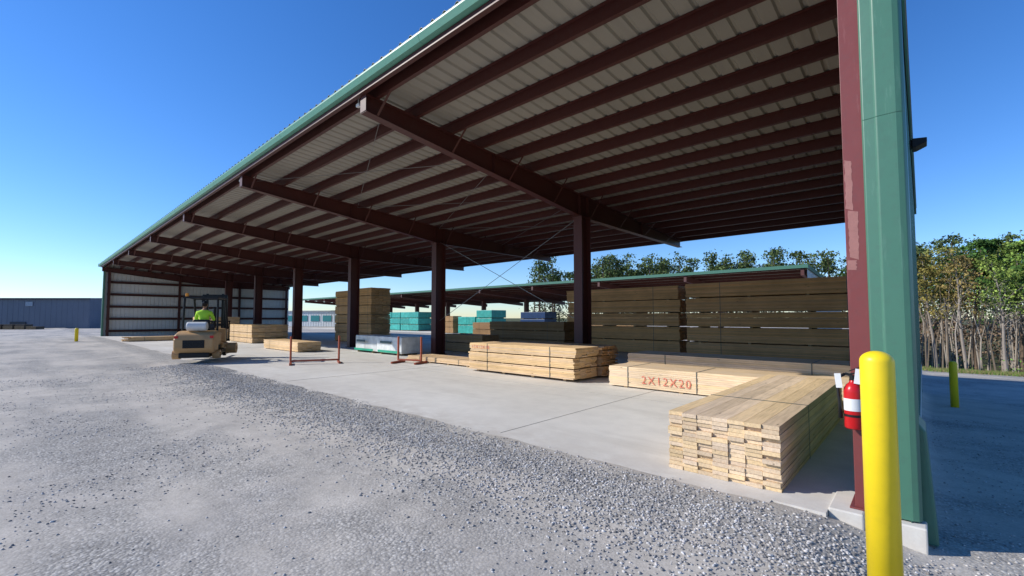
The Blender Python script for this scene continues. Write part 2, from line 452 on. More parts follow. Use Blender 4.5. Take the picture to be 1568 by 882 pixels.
for z in (.35,1.45,2.55,3.65,4.75):
    for (x0,x1) in ((-53.95,-53.79),(-.25,-.08)):
        yb=Y1-.2
        m.box(x0,x1,4.9,yb,z,z+.012);m.box(x0 if x0<-10 else x1-.01,(x0+.01) if x0<-10 else x1,4.9,yb,z+.012,z+.2)
        m.box(x0,x1,4.9,yb,z+.2,z+.212)
m.obj('girts',M_red,shed)
m=MB();m.box(-54.06,-53.75,4.6,4.74,-.1,6.2);m.obj('far_corner_trim',M_green,shed)
m=MB()
m.box(-.425,-.27,4.80,4.815,.02,6.1);m.box(-.425,-.27,5.08,5.095,.02,6.1);m.box(-.41,-.395,4.815,5.08,.02,6.1)
m.box(-.46,-.24,4.76,5.13,.0205,.035)
m.obj('corner_column',M_redcol,shed,bevel=.003)
m=MB()
prof=[(-.287,4.792),(-.275,4.772),(-.20,4.764),(-.185,4.752),(-.06,4.750),(-.02,4.765),(-.004,4.80),(-.004,5.2),(-.03,5.2),(-.03,4.83),(-.275,4.83)]
for (za,zb,g) in ((.03,3.35,0),(3.3,6.2,.004)):
    m.extr([(p[0],p[1]-g,0) for p in prof],(0,0,za),(g,0,zb))
m.obj('corner_trim',M_green,shed,bevel=.006)
m=MB();m.hexa([(-.02,4.86,-.16),(.085,4.86,-.16),(.085,5.3,-.16),(-.02,5.3,-.16),(-.02,4.86,.80),(.035,4.86,.72),(.035,5.3,.72),(-.02,5.3,.80)]);m.obj('corner_guard',M_green,shed,bevel=.015)
m=MB()
for (a,b,c_,d) in ((-.415,-.365,2.55,3.0),(-.40,-.335,2.12,2.552),(-.418,-.355,2.03,2.118)):
    P=[];n=40
    for i in range(n):
        tt=i/n
        if tt<.5:x=b;z=c_+(d-c_)*tt*2
        else:x=a;z=d-(d-c_)*(tt-.5)*2
        P.append((x+random.uniform(-.005,.004),4.7985,z+random.uniform(-.003,.003)))
    bb=len(m.v);m.v+=P;m.f.append(tuple(bb+i for i in range(n)));m.c.append((1,1,1))
m.obj('primer_patches',M_primer,shed)
m=MB();m.box(-.04,.0,12.85,13.15,5.34,5.48);m.extr([(0,0,0),(.24,0,-.03),(.24,0,-.12),(.06,0,-.2),(0,0,-.2)],(.0,12.80,5.49),(.0,13.2,5.49))
m.obj('wall_light',M_black,shed,bevel=.01)
m=MB()
for X in FR[1:]:
    m.box(X-.42,X-.3,Y0+.2,Y0+.27,ZF-.36,ZF-.29);m.box(X-.38,X-.35,Y0+.22,Y0+.25,ZF-.29,ZF-.1)
m.obj('eave_floodlights',M_white,shed,bevel=.01)

# ---------------------------------------------------------------- second shed
sh2=empty('rear_lumber_shed')
a0,a1=34.0,50.0;zf,zb=5.02,4.05;xl,xr=-84,-5.3
def z2(y):return zf+(zb-zf)*(y-a0)/(a1-a0)
corr('roof_sheeting',M_roofsheet,sh2,(xl,a0-.05,zf),(1,0,0),xr-xl,(0,a1-a0,zb-zf),math.hypot(a1-a0,zb-zf),(0,0,1),period=.61)
m=MB();m.box(xl,xr,a0-.12,a0-.06,zf-.16,zf+.06);X=xr
m.hexa([(X,a0-.12,zf-.2),(X+.04,a0-.12,zf-.2),(X+.04,a1,zb-.2),(X,a1,zb-.2),(X,a0-.12,zf+.07),(X+.04,a0-.12,zf+.07),(X+.04,a1,zb+.07),(X,a1,zb+.07)])
m.obj('eave_fascia',M_green,sh2)
m=MB()
for i in range(11):
    y=a0+.2+1.5*i
    if y<a1:m.box(xl,xr-.1,y-.04,y+.02,z2(y)-.2,z2(y)-.005)
for k in range(11):
    X=xr-.3-7.62*k
    m.beam((X,a0,z2(a0)-.42),(X,a1,z2(a1)-.42),.2,.42)
    m.box(X-.16,X+.16,41.7,42.3,0,z2(42)-.5)
m.obj('frames',M_red,sh2)
m=MB();m.v+=[(xr-.05,a0+.1,2.9),(xr-.05,a1-.1,0),(xr-.05,a1-.1,zb-.1),(xr-.05,a0+.1,zf-.1),(xr-.05,a0+.1,0)]
m.f.append((4,1,2,3));m.c.append((1,1,1));m.obj('end_wall',M_whitewall,sh2)

# ---------------------------------------------------------------- lumber
PINE=(.70,.50,.29);PINE2=(.76,.585,.385);BROWN=(.42,.26,.13);DBR=(.34,.21,.11)
M_strap=flat('steel_strap',(.10,.12,.11),.4,.3)
def stack(name,x0,x1,y0,y1,z0=0.0,tiers=(10,),bt=.038,nb=6,axis='X',col=PINE,gap=.035,jit=.02,cvar=.12,blocks=True,straps=(.2,.8)):
    par=empty(name,((x0+x1)/2,(y0+y1)/2,0));ox,oy=(x0+x1)/2,(y0+y1)/2
    m=MB();d=MB();st=MB();z=z0
    L0,L1,w0,w1=(x0,x1,y0,y1) if axis=='X' else (y0,y1,x0,x1)
    bw=(w1-w0)/nb
    for ti,nl in enumerate(tiers):
        if blocks:
            for fr in (.08,.36,.64,.92):
                p=L0+(L1-L0)*fr+random.uniform(-.05,.05)
                bx=(p-.045,p+.045,w0+.01,w1-.01)
                if axis=='X':d.box(bx[0]-ox,bx[1]-ox,bx[2]-oy,bx[3]-oy,z,z+gap,(.35,.25,.14))
                else:d.box(bx[2]-ox,bx[3]-ox,bx[0]-oy,bx[1]-oy,z,z+gap,(.35,.25,.14))
            z+=gap
        zt0=z
        to=random.uniform(-.04,.04) if len(tiers)>1 else 0
        tc=random.uniform(.90,1.08)
        for l in range(nl):
            for b in range(nb):
                j0=random.uniform(-jit,jit)+to;j1=random.uniform(-jit,jit)+to
                k=tc*random.uniform(1-cvar,1+cvar);wm=random.uniform(-.06,.06)
                c=(min(1,col[0]*k*(1+wm*.5)),col[1]*k,col[2]*k*(1-wm*2))
                wj=random.uniform(-.006,.004)
                A=(L0+j0,L1+j1,w0+b*bw+.0015+(wj if b==0 else 0),w0+(b+1)*bw-.0015-(wj if b==nb-1 else 0))
                zz0=z+l*bt+.0014;zz1=z+(l+1)*bt-.0014
                if axis=='X':m.box(A[0]-ox,A[1]-ox,A[2]-oy,A[3]-oy,zz0,zz1,c)
                else:m.box(A[2]-ox,A[3]-ox,A[0]-oy,A[1]-oy,zz0,zz1,c)
        z+=nl*bt
        for fr in straps:
            p=L0+(L1-L0)*fr
            for q in ((p-.009,p+.009,w0-.009,w0-.0065,zt0,z+.003),(p-.009,p+.009,w1+.0065,w1+.009,zt0,z+.003),(p-.009,p+.009,w0-.009,w1+.009,z+.001,z+.0035)):
                if axis=='X':st.box(q[0]-ox,q[1]-ox,q[2]-oy,q[3]-oy,q[4],q[5])
                else:st.box(q[2]-ox,q[3]-ox,q[0]-oy,q[1]-oy,q[4],q[5])
    m.obj('boards',W_X if axis=='X' else W_Y,par)
    if blocks:d.obj('dunnage',W_X,par)
    if straps:st.obj('straps',M_strap,par)
    return par
def text(par,body,loc,size,rx=90,rz=0):
    cu=bpy.data.curves.new('marking','FONT');cu.body=body;cu.size=size;cu.extrude=.0006;cu.offset=-.001;cu.space_character=1.2
    o=bpy.data.objects.new('painted_marking',cu);o.data.materials.append(M_paint)
    o.location=Vector(loc)-par.location;o.rotation_euler=(rad(rx),0,rad(rz));link(o,par)
stack('lumber_stack',-2.04,-.97,4.80,9.1,0.0,(15,),.0405,7,'Y',PINE2,jit=.026,blocks=False,straps=(.32,),cvar=.15)
pB=stack('lumber_stack',-5.55,-.62,9.55,10.72,0,(11,),.041,4,'X',PINE2,gap=.03,jit=.012,straps=(.1,.42),cvar=.05)
text(pB,'2X12X20',(-4.72,9.537,.13),.25)
stack('lumber_stack',-5.75,-.62,10.85,12.0,0,(16,),.041,4,'X',PINE2,gap=.04,jit=.02,cvar=.08)
pC=stack('lumber_stack',-10.3,-6.4,9.33,10.4,.04,(6,6,6),.041,4,'X',PINE,gap=.028,jit=.03)
text(pC,'12X12X18',(-10.2,9.317,.70),.15)
stack('lumber_stack',-10.1,-6.3,10.5,11.25,.04,(6,6,6),.041,3,'X',(.52,.32,.17),gap=.028,jit=.05)
stack('lumber_stack',-14.4,-10.75,9.9,10.9,0,(4,),.04,5,'X',PINE,gap=.05,jit=.2)
stack('lumber_stack',-17.8,-14.6,14.0,15.1,0,(10,9),.04,5,'X',BROWN)
stack('lumber_stack',-18.2,-13.0,18.0,19.1,0,(11,11,11),.04,5,'X',DBR)
stack('lumber_stack',-26,-21.6,8.7,9.8,0,(11,),.04,5,'X',PINE,jit=.05)
stack('lumber_stack',-36,-31.4,9.8,12.0,0,(7,8,12),.04,6,'X',PINE,jit=.06)
stack('lumber_stack',-42.5,-38,9,11,0,(12,14,14),.04,6,'X',PINE,jit=.06)
stack('lumber_stack',-41,-39.9,4.8,9.2,0,(7,),.04,6,'Y',PINE,jit=.3)
TR=(.76,.42,.19)
stack('treated_lumber_stack',-7.35,-.45,19.0,20.2,0,(14,14,14,14,14),.0405,5,'X',TR,jit=.02,gap=.045,cvar=.16)
stack('treated_lumber_stack',-13.5,-7.65,19.0,20.2,0,(14,14,14,13,14),.0405,5,'X',(.70,.39,.175),jit=.03,gap=.045,cvar=.16)
stack('treated_lumber_stack',-30.9,-28.3,15,16.2,0,(14,14,14,14,14,10),.0405,5,'X',(.72,.42,.19),gap=.045,jit=.04,cvar=.16)
stack('treated_lumber_stack',-28.1,-26.0,15,16.4,0,(14,14,14,14,14,12),.0405,5,'X',(.66,.38,.165),gap=.045,jit=.06,cvar=.16)
stack('treated_lumber_stack',-40,-37,31,32.2,0,(14,14,14),.0405,4,'X',BROWN,gap=.045)
stack('treated_lumber_stack',-30,-26,27.5,28.7,0,(14,14),.0405,4,'X',DBR,gap=.045)
stack('treated_lumber_stack',-24,-18,36,37.2,0,(14,14,14),.0405,4,'X',BROWN,gap=.045)
def wrapped(name,x0,x1,y0,y1,levels,h,col,n=3):
    par=empty(name,((x0+x1)/2,(y0+y1)/2,0));m=MB();d=MB()
    L=(x1-x0);W=(y1-y0)
    for l in range(levels):
        z=.08+l*(h+.07)
        for i in range(n):
            k=random.uniform(.8,1.15);a=-L/2+L*i/n+.03;b=-L/2+L*(i+1)/n-.03
            o=random.uniform(-.06,.06)
            m.box(a,b,-W/2+o,W/2+o,z,z+h,tuple(c*k for c in col))
            d.box(a+.3,a+.4,-W/2,W/2,z-.07,z,(.3,.2,.1));d.box(b-.4,b-.3,-W/2,W/2,z-.07,z,(.3,.2,.1))
    m.obj('wrap',M_teal,par,bevel=.03);d.obj('dunnage',W_X,par);return par
wrapped('wrapped_lumber_bundle',-54,-46,33,35,3,.72,(.05,.36,.31),4)
wrapped('wrapped_lumber_bundle',-35.3,-32.6,30.2,32,2,.8,(.05,.36,.31),2)
wrapped('wrapped_lumber_bundle',-32.3,-30.1,30,32,3,.72,(.05,.34,.29),1)
wrapped('wrapped_lumber_bundle',-31.8,-28.4,36,38,3,.68,(.02,.05,.13),1)
pw=wrapped('tarped_lumber_bundle',-20.4,-16.3,10.9,11.9,1,.72,(.72,.74,.72),2)
m=MB()
for (a,b,z,c) in ((-1.9,-.2,.1,(.03,.35,.22)),(.2,1.9,.1,(.03,.35,.22)),(-1.7,-.9,.5,(.05,.1,.12)),(.4,1.3,.5,(.05,.1,.12))):
    m.box(a,b,-.575,-.572,z,z+.10,c)
m.obj('printed_band',M_teal,pw)

# ---------------------------------------------------------------- steel racks
def rack(name,p,q,h):
    e=empty(name,p);m=MB();q=Vector(q)-Vector(p)
    d=q.normalized();n=Vector((-d.y,d.x,0))
    for o in (Vector((0,0,0)),q):
        m.beam(o+Vector((0,0,.09)),o+Vector((0,0,h)),.055,.055)
        m.beam(o-n*.40+Vector((0,0,.04)),o+n*.40+Vector((0,0,.04)),.07,.07)
    m.beam(Vector((0,0,.12)),q+Vector((0,0,.12)),.06,.06)
    m.obj('rack_frame',M_orange,e,bevel=.006)
rack('steel_stock_rack',(-16.2,6.3,0),(-15.6,7.75,0),.98)
rack('steel_stock_rack',(-14.0,9.2,0),(-13.1,9.55,0),.95)

# ---------------------------------------------------------------- bollards
def bollard(name,x,y,z,h,r):
    m=MB();pts=[(0,0,-.1),(0,0,h-r*.75)];rr=[r,r]
    for i in range(1,9):
        a=i/8*math.pi/2;pts.append((0,0,h-r*.75+math.sin(a)*r*.75));rr.append(max(.002,r*math.cos(a)))
    m.tube(pts,rr,40);o=m.obj(name,M_yellow,None,smooth=True);o.location=(x,y,z)
    return o
bollard('bollard',-.17,3.52,-.12,1.54,.085)
bollard('bollard',.6,16.8,float(zter(.6,16.8)),1.22,.085)
bollard('bollard',-44,2.5,-.03,.95,.1)

# ---------------------------------------------------------------- fire extinguisher
fe=empty('fire_extinguisher',(-.405,4.715,.70))
def lathe(prof,n=28,c=(1,1,1)):
    m=MB();m.tube([(0,0,z) for r,z in prof],[r for r,z in prof],n,c);return m
lathe([(.058,0),(.066,.012),(.066,.30),(.062,.33),(.047,.36),(.026,.38),(.02,.39),(.02,.41)]).obj('cylinder',M_extred,fe,smooth=True)
m=MB();m.tube([(0,0,.40),(0,0,.44)],[.022,.022],16);m.beam((-.02,0,.45),(.10,0,.475),.022,.01);m.beam((-.02,0,.475),(.09,0,.53),.022,.008);m.beam((0,0,.44),(-.05,0,.45),.02,.02)
m.obj('valve_handle',M_black,fe)
m=MB();m.tube([(-.05,0,.45),(-.085,-.02,.42),(-.10,-.03,.33),(-.09,-.03,.2),(-.085,-.03,.08)],[.011,.011,.011,.011,.018],10);m.obj('hose',M_black,fe,smooth=True)
m=MB();m.tube([(0,0,.15),(0,0,.25)],[.0672,.0672],28,cap=False);m.obj('label',M_white,fe,smooth=True)
m=MB();m.box(-.035,.02,-.034,-.031,.375,.50,M=Matrix.Rotation(.12,4,'Y'));m.box(-.075,-.03,-.045,-.042,.34,.46,M=Matrix.Rotation(-.1,4,'Y'));m.obj('inspection_tag',M_white,fe)
m=MB();m.tube([(0,0,.10),(0,0,.12)],[.0685,.0685],28,cap=False);m.box(-.03,.03,.062,.08,.05,.4);m.obj('bracket',M_black,fe)

# ---------------------------------------------------------------- forklift
hd=rad(154-90)
fk=empty('forklift',(-20.2,4.70,.0),hd);fk.scale=(1.08,1.08,1.08)
def fbox(nm,mat,boxes,bev=.02):
    m=MB()
    for b in boxes:m.box(*b)
    return m.obj(nm,mat,fk,bevel=bev)
m=MB()
cw=[(0,-1.30,.34),(0,-1.42,.50),(0,-1.42,.80),(0,-1.30,.98),(0,-1.0,1.06),(0,-.62,1.08),(0,-.62,.62),(0,-.75,.62),(0,-.72,.36)]
m.extr(cw,(-.56,0,0),(.56,0,0));m.obj('counterweight',M_tan,fk,bevel=.08,seg=4)
fbox('hood',M_tan,[(-.46,.46,-.61,.12,.55,1.00),(-.52,.52,.12,.95,.42,.60),(-.46,.46,.72,.88,.6,1.12)],.04)
fbox('chassis',M_black,[(-.44,.44,-.7,1.0,.24,.56),(-.56,-.44,-.3,.35,.28,.4),(.44,.56,-.3,.35,.28,.4),(-.42,.42,-1.36,-.7,.2,.36)],.02)
fbox('radiator_grille',M_black,[(-.30,.30,-1.428,-1.40,.52,.78)]+[(-.28,.28,-1.44,-1.426,.54+.05*i,.555+.05*i) for i in range(5)],.003)
fbox('seat',M_black,[(-.25,.25,-.55,.0,1.00,1.14),(-.25,.25,-.62,-.5,1.1,1.45)],.05)
m=MB()
for sx_ in (-1,1):
    m.tube([(sx_*.5,-.72,1.0),(sx_*.48,-.66,2.18)],[.035]*2,8)
    m.tube([(sx_*.5,.85,1.1),(sx_*.48,.45,2.18)],[.035]*2,8)
    m.tube([(sx_*.48,-.75,2.2),(sx_*.48,.55,2.2)],[.035]*2,8)
for i in range(8):
    y=-.7+.17*i;m.box(-.48,.48,y-.02,y+.02,2.18,2.22)
m.box(-.5,.5,.5,.56,2.16,2.23);m.box(-.5,.5,-.77,-.71,2.16,2.23)
m.tube([(0,.72,1.1),(0,.35,1.38)],[.03,.025],8)
m.obj('overhead_guard',M_black,fk)
m=MB();R=.17
pts=[(R*math.cos(a),0,R*math.sin(a)) for a in [2*math.pi*i/20 for i in range(21)]]
Ms=Matrix.Translation((0,.33,1.40))@Matrix.Rotation(rad(-55),4,'X')
m.tube([tuple(Ms@Vector(p)) for p in pts],[.014]*21,8);m.obj('steering_wheel',M_black,fk)
m=MB()
for sx_ in (-1,1):
    m.box(sx_*.36-.05,sx_*.36+.05,1.10,1.22,.08,2.35);m.box(sx_*.25-.035,sx_*.25+.035,1.14,1.24,.10,2.42)
    m.box(sx_*.28-.05,sx_*.28+.05,1.34,2.4,.10,.14);m.box(sx_*.28-.05,sx_*.28+.05,1.30,1.36,.10,.75)
for z in (.3,1.2,2.3):m.box(-.40,.40,1.15,1.2,z,z+.09)
m.box(-.5,.5,1.25,1.31,.2,.28);m.box(-.5,.5,1.25,1.31,.62,.70)
for i in range(6):m.box(-.5+.19*i,-.46+.19*i,1.26,1.3,.7,1.35)
m.box(-.5,.5,1.26,1.3,1.35,1.4)
m.tube([(0,1.18,.2),(0,1.18,1.9)],[.05]*2,10)
m.obj('mast_and_forks',M_black,fk,bevel=.005)
def wheel(x,y,r,w):
    m=MB();prof=[(-w/2,r*.55),(-w/2,r*.9),(-w/2+.03,r),(w/2-.03,r),(w/2,r*.9),(w/2,r*.55)]
    m.tube([(x+p,y,r) for p,_ in prof],[q for _,q in prof],28);m.obj('tyre',M_rubber,fk)
    m=MB();m.tube([(x-w/2-.005,y,r),(x+w/2+.005,y,r)],[r*.5]*2,20);m.tube([(x-w/2-.03,y,r),(x+w/2+.03,y,r)],[r*.2]*2,12);m.obj('wheel_hub',M_tan,fk)
for s_ in(-1,1):
    wheel(s_*.68,.72,.39,.30);wheel(s_*.56,-.98,.29,.2)
m=MB();m.tube([(-.3,-1.02,1.22),(.28,-1.02,1.22)],[.15,.15],20);m.obj('propane_tank',M_white,fk,bevel=.04)
fbox('tail_lights',M_extred,[(-.54,-.44,-1.40,-1.36,.84,.92),(.44,.54,-1.40,-1.36,.84,.92)],.005)
m=MB();m.tube([(-.4,-.72,2.2),(-.4,-.72,2.34)],[.05,.045],12);m.obj('beacon',flat('amber',(.8,.3,.02),.3),fk)

# driver -------------------------------------------------
J={};E=[]
def j(n,p,r):J[n]=(Vector(p),r)
sy_=-.28;sz_=1.20
j('pelvis',(0,sy_,sz_),.155);j('belly',(0,sy_-.01,sz_+.17),.15);j('chest',(0,sy_+.01,sz_+.38),.165);j('upch',(0,sy_+.02,sz_+.49),.12)
j('neck',(0,sy_+.03,sz_+.59),.058);j('skull',(0,sy_+.045,sz_+.66),.06)
E+=[('pelvis','belly','shirt'),('belly','chest','shirt'),('chest','upch','shirt'),('upch','neck','skin'),('neck','skull','skin')]
for s_,t_ in((-1,'L'),(1,'R')):
    j('sh'+t_,(s_*.19,sy_+.02,sz_+.48),.075);j('el'+t_,(s_*.27,sy_+.12,sz_+.24),.052);j('wr'+t_,(s_*.17,sy_+.38,sz_+.24),.034)
    j('pa'+t_,(s_*.155,sy_+.46,sz_+.25),.034)
    j('hip'+t_,(s_*.10,sy_+.06,sz_-.01),.105);j('kn'+t_,(s_*.16,sy_+.46,sz_+.02),.072);j('an'+t_,(s_*.16,sy_+.56,sz_-.40),.05);j('to'+t_,(s_*.17,sy_+.72,sz_-.44),.045)
    E+=[('upch','sh'+t_,'shirt'),('sh'+t_,'el'+t_,'shirt'),('el'+t_,'wr'+t_,'skin'),('wr'+t_,'pa'+t_,'skin'),
        ('pelvis','hip'+t_,'pants'),('hip'+t_,'kn'+t_,'pants'),('kn'+t_,'an'+t_,'pants'),('an'+t_,'to'+t_,'boot')]
def skinned(name,J,E,root,mats,parent):
    names=list(J);ix={n:i for i,n in enumerate(names)}
    me=bpy.data.meshes.new(name+'_sk');me.from_pydata([J[n][0] for n in names],[(ix[a],ix[b]) for a,b,_ in E],[])
    o=bpy.data.objects.new(name+'_sk',me);COL.objects.link(o)
    sk=o.modifiers.new('s','SKIN')
    for i,n in enumerate(names):
        me.skin_vertices[0].data[i].radius=(J[n][1],J[n][1]);me.skin_vertices[0].data[i].use_root=(n==root)
    sb=o.modifiers.new('u','SUBSURF');sb.levels=2
    bpy.context.view_layer.update()
    dg=bpy.context.evaluated_depsgraph_get();nm=bpy.data.meshes.new_from_object(o.evaluated_get(dg))
    bpy.data.objects.remove(o)
    keys=list(mats);nm.materials.clear()
    for k_ in keys:nm.materials.append(mats[k_])
    segs=[(J[a][0],J[b][0],keys.index(c),J[a][1]*.5+J[b][1]*.5) for a,b,c in E]
    for p in nm.polygons:
        c=p.center;best=9
        for a,b,k_,r in segs:
            ab=b-a;tt=max(0,min(1,(c-a).dot(ab)/ab.length_squared));d=(c-(a+ab*tt)).length/r
            if d<best:best=d;p.material_index=k_
        p.use_smooth=True
    ob=bpy.data.objects.new(name,nm);link(ob,parent);return ob
drv=empty('forklift_driver',fk.location,hd);drv.scale=fk.scale
try:
    skinned('body',J,E,'pelvis',{'shirt':M_lime,'pants':M_pants,'skin':M_skin,'boot':M_black},drv)
    for s_,t_ in((-1,'L'),(1,'R')):
        JJ={};EE=[];base=J['pa'+t_][0]
        JJ['c']=(base,.022)
        for i,(dx,L) in enumerate(((-.03,.07),(-.01,.08),(.01,.075),(.028,.06))):
            a=base+Vector((dx*.8,.03,.005));JJ['a%d'%i]=(a,.0105);JJ['b%d'%i]=(a+Vector((0,L*.45,-.005)),.0095);JJ['d%d'%i]=(a+Vector((0,L*.6,-.03)),.009)
            EE+=[('c','a%d'%i,'skin'),('a%d'%i,'b%d'%i,'skin'),('b%d'%i,'d%d'%i,'skin')]
        a=base+Vector((-s_*.03,.0,.01));JJ['t']=(a,.012);JJ['t2']=(a+Vector((-s_*.02,.035,.0)),.01);EE+=[('c','t','skin'),('t','t2','skin')]
        skinned('hand',JJ,EE,'c',{'skin':M_skin},drv)
except Exception as ex:
    print('SKIN FAIL',ex)
hc=Vector((0,sy_+.06,sz_+.76))
def ball(nm,c,r,mat,n=20):
    m=MB();pts=[];rr=[]
    for i in range(n//2+1):
        a=math.pi*i/(n//2);pts.append((0,0,-math.cos(a)*r[2]));rr.append(max(.0008,math.sin(a)))
    m.tube(pts,rr,n)
    m.v=[(v[0]*r[0]+c[0],v[1]*r[1]+c[1],v[2]+c[2]) for v in m.v]
    return m.obj(nm,mat,drv,smooth=True)
ball('head',hc,(.078,.098,.118),M_skin)
ball('hair',hc+Vector((0,-.022,.012)),(.082,.085,.105),M_hair)
ball('cap',hc+Vector((0,-.006,.06)),(.088,.105,.078),M_black)
m=MB();m.box(-.06,.06,.06,.17,.045,.053);m.v=[(v[0]+hc.x,v[1]+hc.y,v[2]+hc.z) for v in m.v];m.obj('cap_brim',M_black,drv,bevel=.003)
ball('nose',hc+Vector((0,.10,-.01)),(.013,.02,.022),M_skin,10)
for s_ in(-1,1):
    ball('ear',hc+Vector((s_*.079,0,-.005)),(.01,.02,.03),M_skin,10);ball('eye',hc+Vector((s_*.03,.086,.012)),(.013,.01,.008),M_white,10)
m=MB();m.box(-.022,.022,.093,.098,-.058,-.05);m.v=[(v[0]+hc.x,v[1]+hc.y,v[2]+hc.z) for v in m.v];m.obj('mouth',M_hair,drv)

# ---------------------------------------------------------------- distant buildings
bb_=empty('blue_metal_warehouse',(-104.5,4.5,0),rad(42.6))
corr('front_wall',M_blue,bb_,(-60,0,-.1),(1,0,0),64,(0,0,1),5.0,(0,-1,0),period=.9,depth=.03,rib=.25)
corr('side_wall',M_blue,bb_,(4,0,-.1),(0,1,0),20,(0,0,1),5.0,(1,0,0),period=.9,depth=.03,rib=.25)
m=MB();m.v+=[(-60.3,-.3,4.85),(4.3,-.3,4.85),(4.3,10,5.4),(-60.3,10,5.4),(4.3,20.3,4.85),(-60.3,20.3,4.85)];m.f+=[(0,1,2,3),(3,2,4,5)];m.c+=[(1,1,1)]*2
m.v+=[(4.02,0,4.8),(4.02,20,4.8),(4.02,10,5.38)];m.f.append((6,7,8));m.c.append((1,1,1))
m.obj('roof',flat('dark_roof_edge',(.13,.15,.2),.5),bb_)
m=MB();m.box(-60.3,4.3,-.36,-.3,4.7,4.92);m.obj('eave_trim',flat('dark_trim',(.04,.05,.08),.5),bb_)
m=MB();m.box(-6.6,-5.4,-.12,-.07,3.6,4.3);m.box(-22,-20.8,-.12,-.07,3.6,4.3);m.obj('wall_louvre',flat('louvre',(.3,.35,.42),.5),bb_)
m=MB();m.box(-9.0,-6.4,-.14,-.09,0,1.0);m.box(-13.6,-12.6,-.14,-.07,-.1,2.1);m.obj('doors',flat('door_dark',(.03,.035,.05),.5),bb_)
pp=empty('pallet_pile',(-97.5,-1.5,0),rad(42));m=MB()
for i in range(7):m.box(-7+i*1.7,-5.7+i*1.7,-.6,.6,0,random.choice((.4,.7,1.0)),(.10,.08,.06))
for i in range(7):
    for z in (.12,.3):m.box(-7.05+i*1.7,-5.65+i*1.7,-.65,-.6,z,z+.09,(.3,.22,.13))
m.obj('pallets',W_X,pp)
of=empty('white_office_building',(-84,38,0),rad(24))
corr('walls',M_whitewall,of,(-9,0,0),(1,0,0),18,(0,0,1),2.9,(0,-1,0),period=.6)
m=MB();m.box(-9,9,.05,5,0,2.88);m.obj('wall_core',M_whitewall,of)
m=MB();m.box(-9.2,9.2,-.3,5.2,2.9,3.05);m.obj('roof',flat('light_roof',(.4,.42,.43),.5),of)
m=MB()
for i in range(6):m.box(-8+i*2.8,-6+i*2.8,-.09,-.05,1.0,2.1)
m.obj('windows',flat('teal_glass',(.04,.22,.24),.15),of)

# ---------------------------------------------------------------- vegetation
def leaves(P,size,col,var=.3):
    n=len(P);a=RNG.normal(size=(n,3));a/=np.linalg.norm(a,axis=1,keepdims=True)
    b=RNG.normal(size=(n,3));b=np.cross(a,b);b/=np.linalg.norm(b,axis=1,keepdims=True)
    s=(size*RNG.uniform(.5,1.3,n))[:,None];a=a*s;b=b*s*.6
    V=np.stack([P-a,P-b,P+a,P+b],1).reshape(-1,3);F=np.arange(4*n).reshape(-1,4)
    k=RNG.uniform(1-var,1+var,(n,1));C=np.array(col)[None]*k if np.ndim(col)==1 else col*k
    return V,F,np.clip(C,0,1)
def tree(name,x,y,H,kind='dec',col=(.10,.13,.03),dens=1.0):
    z0=float(zter(x,y))-.1
    par=empty(name,(x,y,z0));m=MB();bark=(.30,.26,.22) if kind!='pine' else (.15,.11,.08)
    r0=.010*H+.02;pts=[];rr=[];wx,wy=random.uniform(-.06,.06)*H,random.uniform(-.03,.03)*H
    n=9
    for i in range(n+1):
        f=i/n;pts.append(Vector((wx*f*f+.06*math.sin(f*7+x),wy*f*f+.06*math.cos(f*6+y),H*f)));rr.append(r0*(1-.88*f)+.005)
    m.tube(pts,rr,8,bark)
    C=[];start=.42 if kind=='dec' else .54
    nb=int(24 if kind=='dec' else 20)
    for b in range(nb):
        f=start+(1-start)*(b+random.random())/nb*.97;i=min(n-1,int(f*n));q=f*n-i
        o=pts[i].lerp(pts[i+1],q);a=random.uniform(0,6.28)
        L=H*(.28*(1-f)+.09)*random.uniform(.6,1.2)
        up=random.uniform(.6,1.3) if kind=='dec' else random.uniform(.0,.35)
        d=Vector((math.cos(a),math.sin(a),up)).normalized()
        p1=o+d*L*.5+Vector((0,0,random.uniform(-.05,.1)*L));p2=o+d*L+Vector((random.uniform(-.1,.1)*L,random.uniform(-.1,.1)*L,.05*L))
        rb=max(.008,rr[i]*.42);m.tube([o,p1,p2],[rb,rb*.6,.005],5,bark)
        for s in range(3):
            q0=o.lerp(p2,random.uniform(.45,.95));dd=Vector((random.gauss(0,1),random.gauss(0,1),random.uniform(-.1,1))).normalized()*L*random.uniform(.25,.5)
            m.tube([q0,q0+dd],[rb*.35,.004],4,bark)
            C.append((q0+dd,L*.20));
        C.append((p2,L*.22))
    m.obj('trunk_and_limbs',M_bark,par)
    PP=[];CC=[]
    for c,r in C:
        k=int(random.uniform(20,75)*dens)+1
        if random.random()<.18:continue
        r=max(r,.14)
        g=RNG.normal(size=(k,3))*np.array([r,r,r*(.55 if kind=='pine' else .75)])*.8+np.array(c)
        PP.append(g);CC.append(np.repeat(np.array([col])*random.uniform(.5,1.45),k,axis=0))
    V,F,Cc=leaves(np.concatenate(PP),.070 if kind=='dec' else .10,np.concatenate(CC))
    np_mesh('crown',V,F,Cc,M_leaf,par)
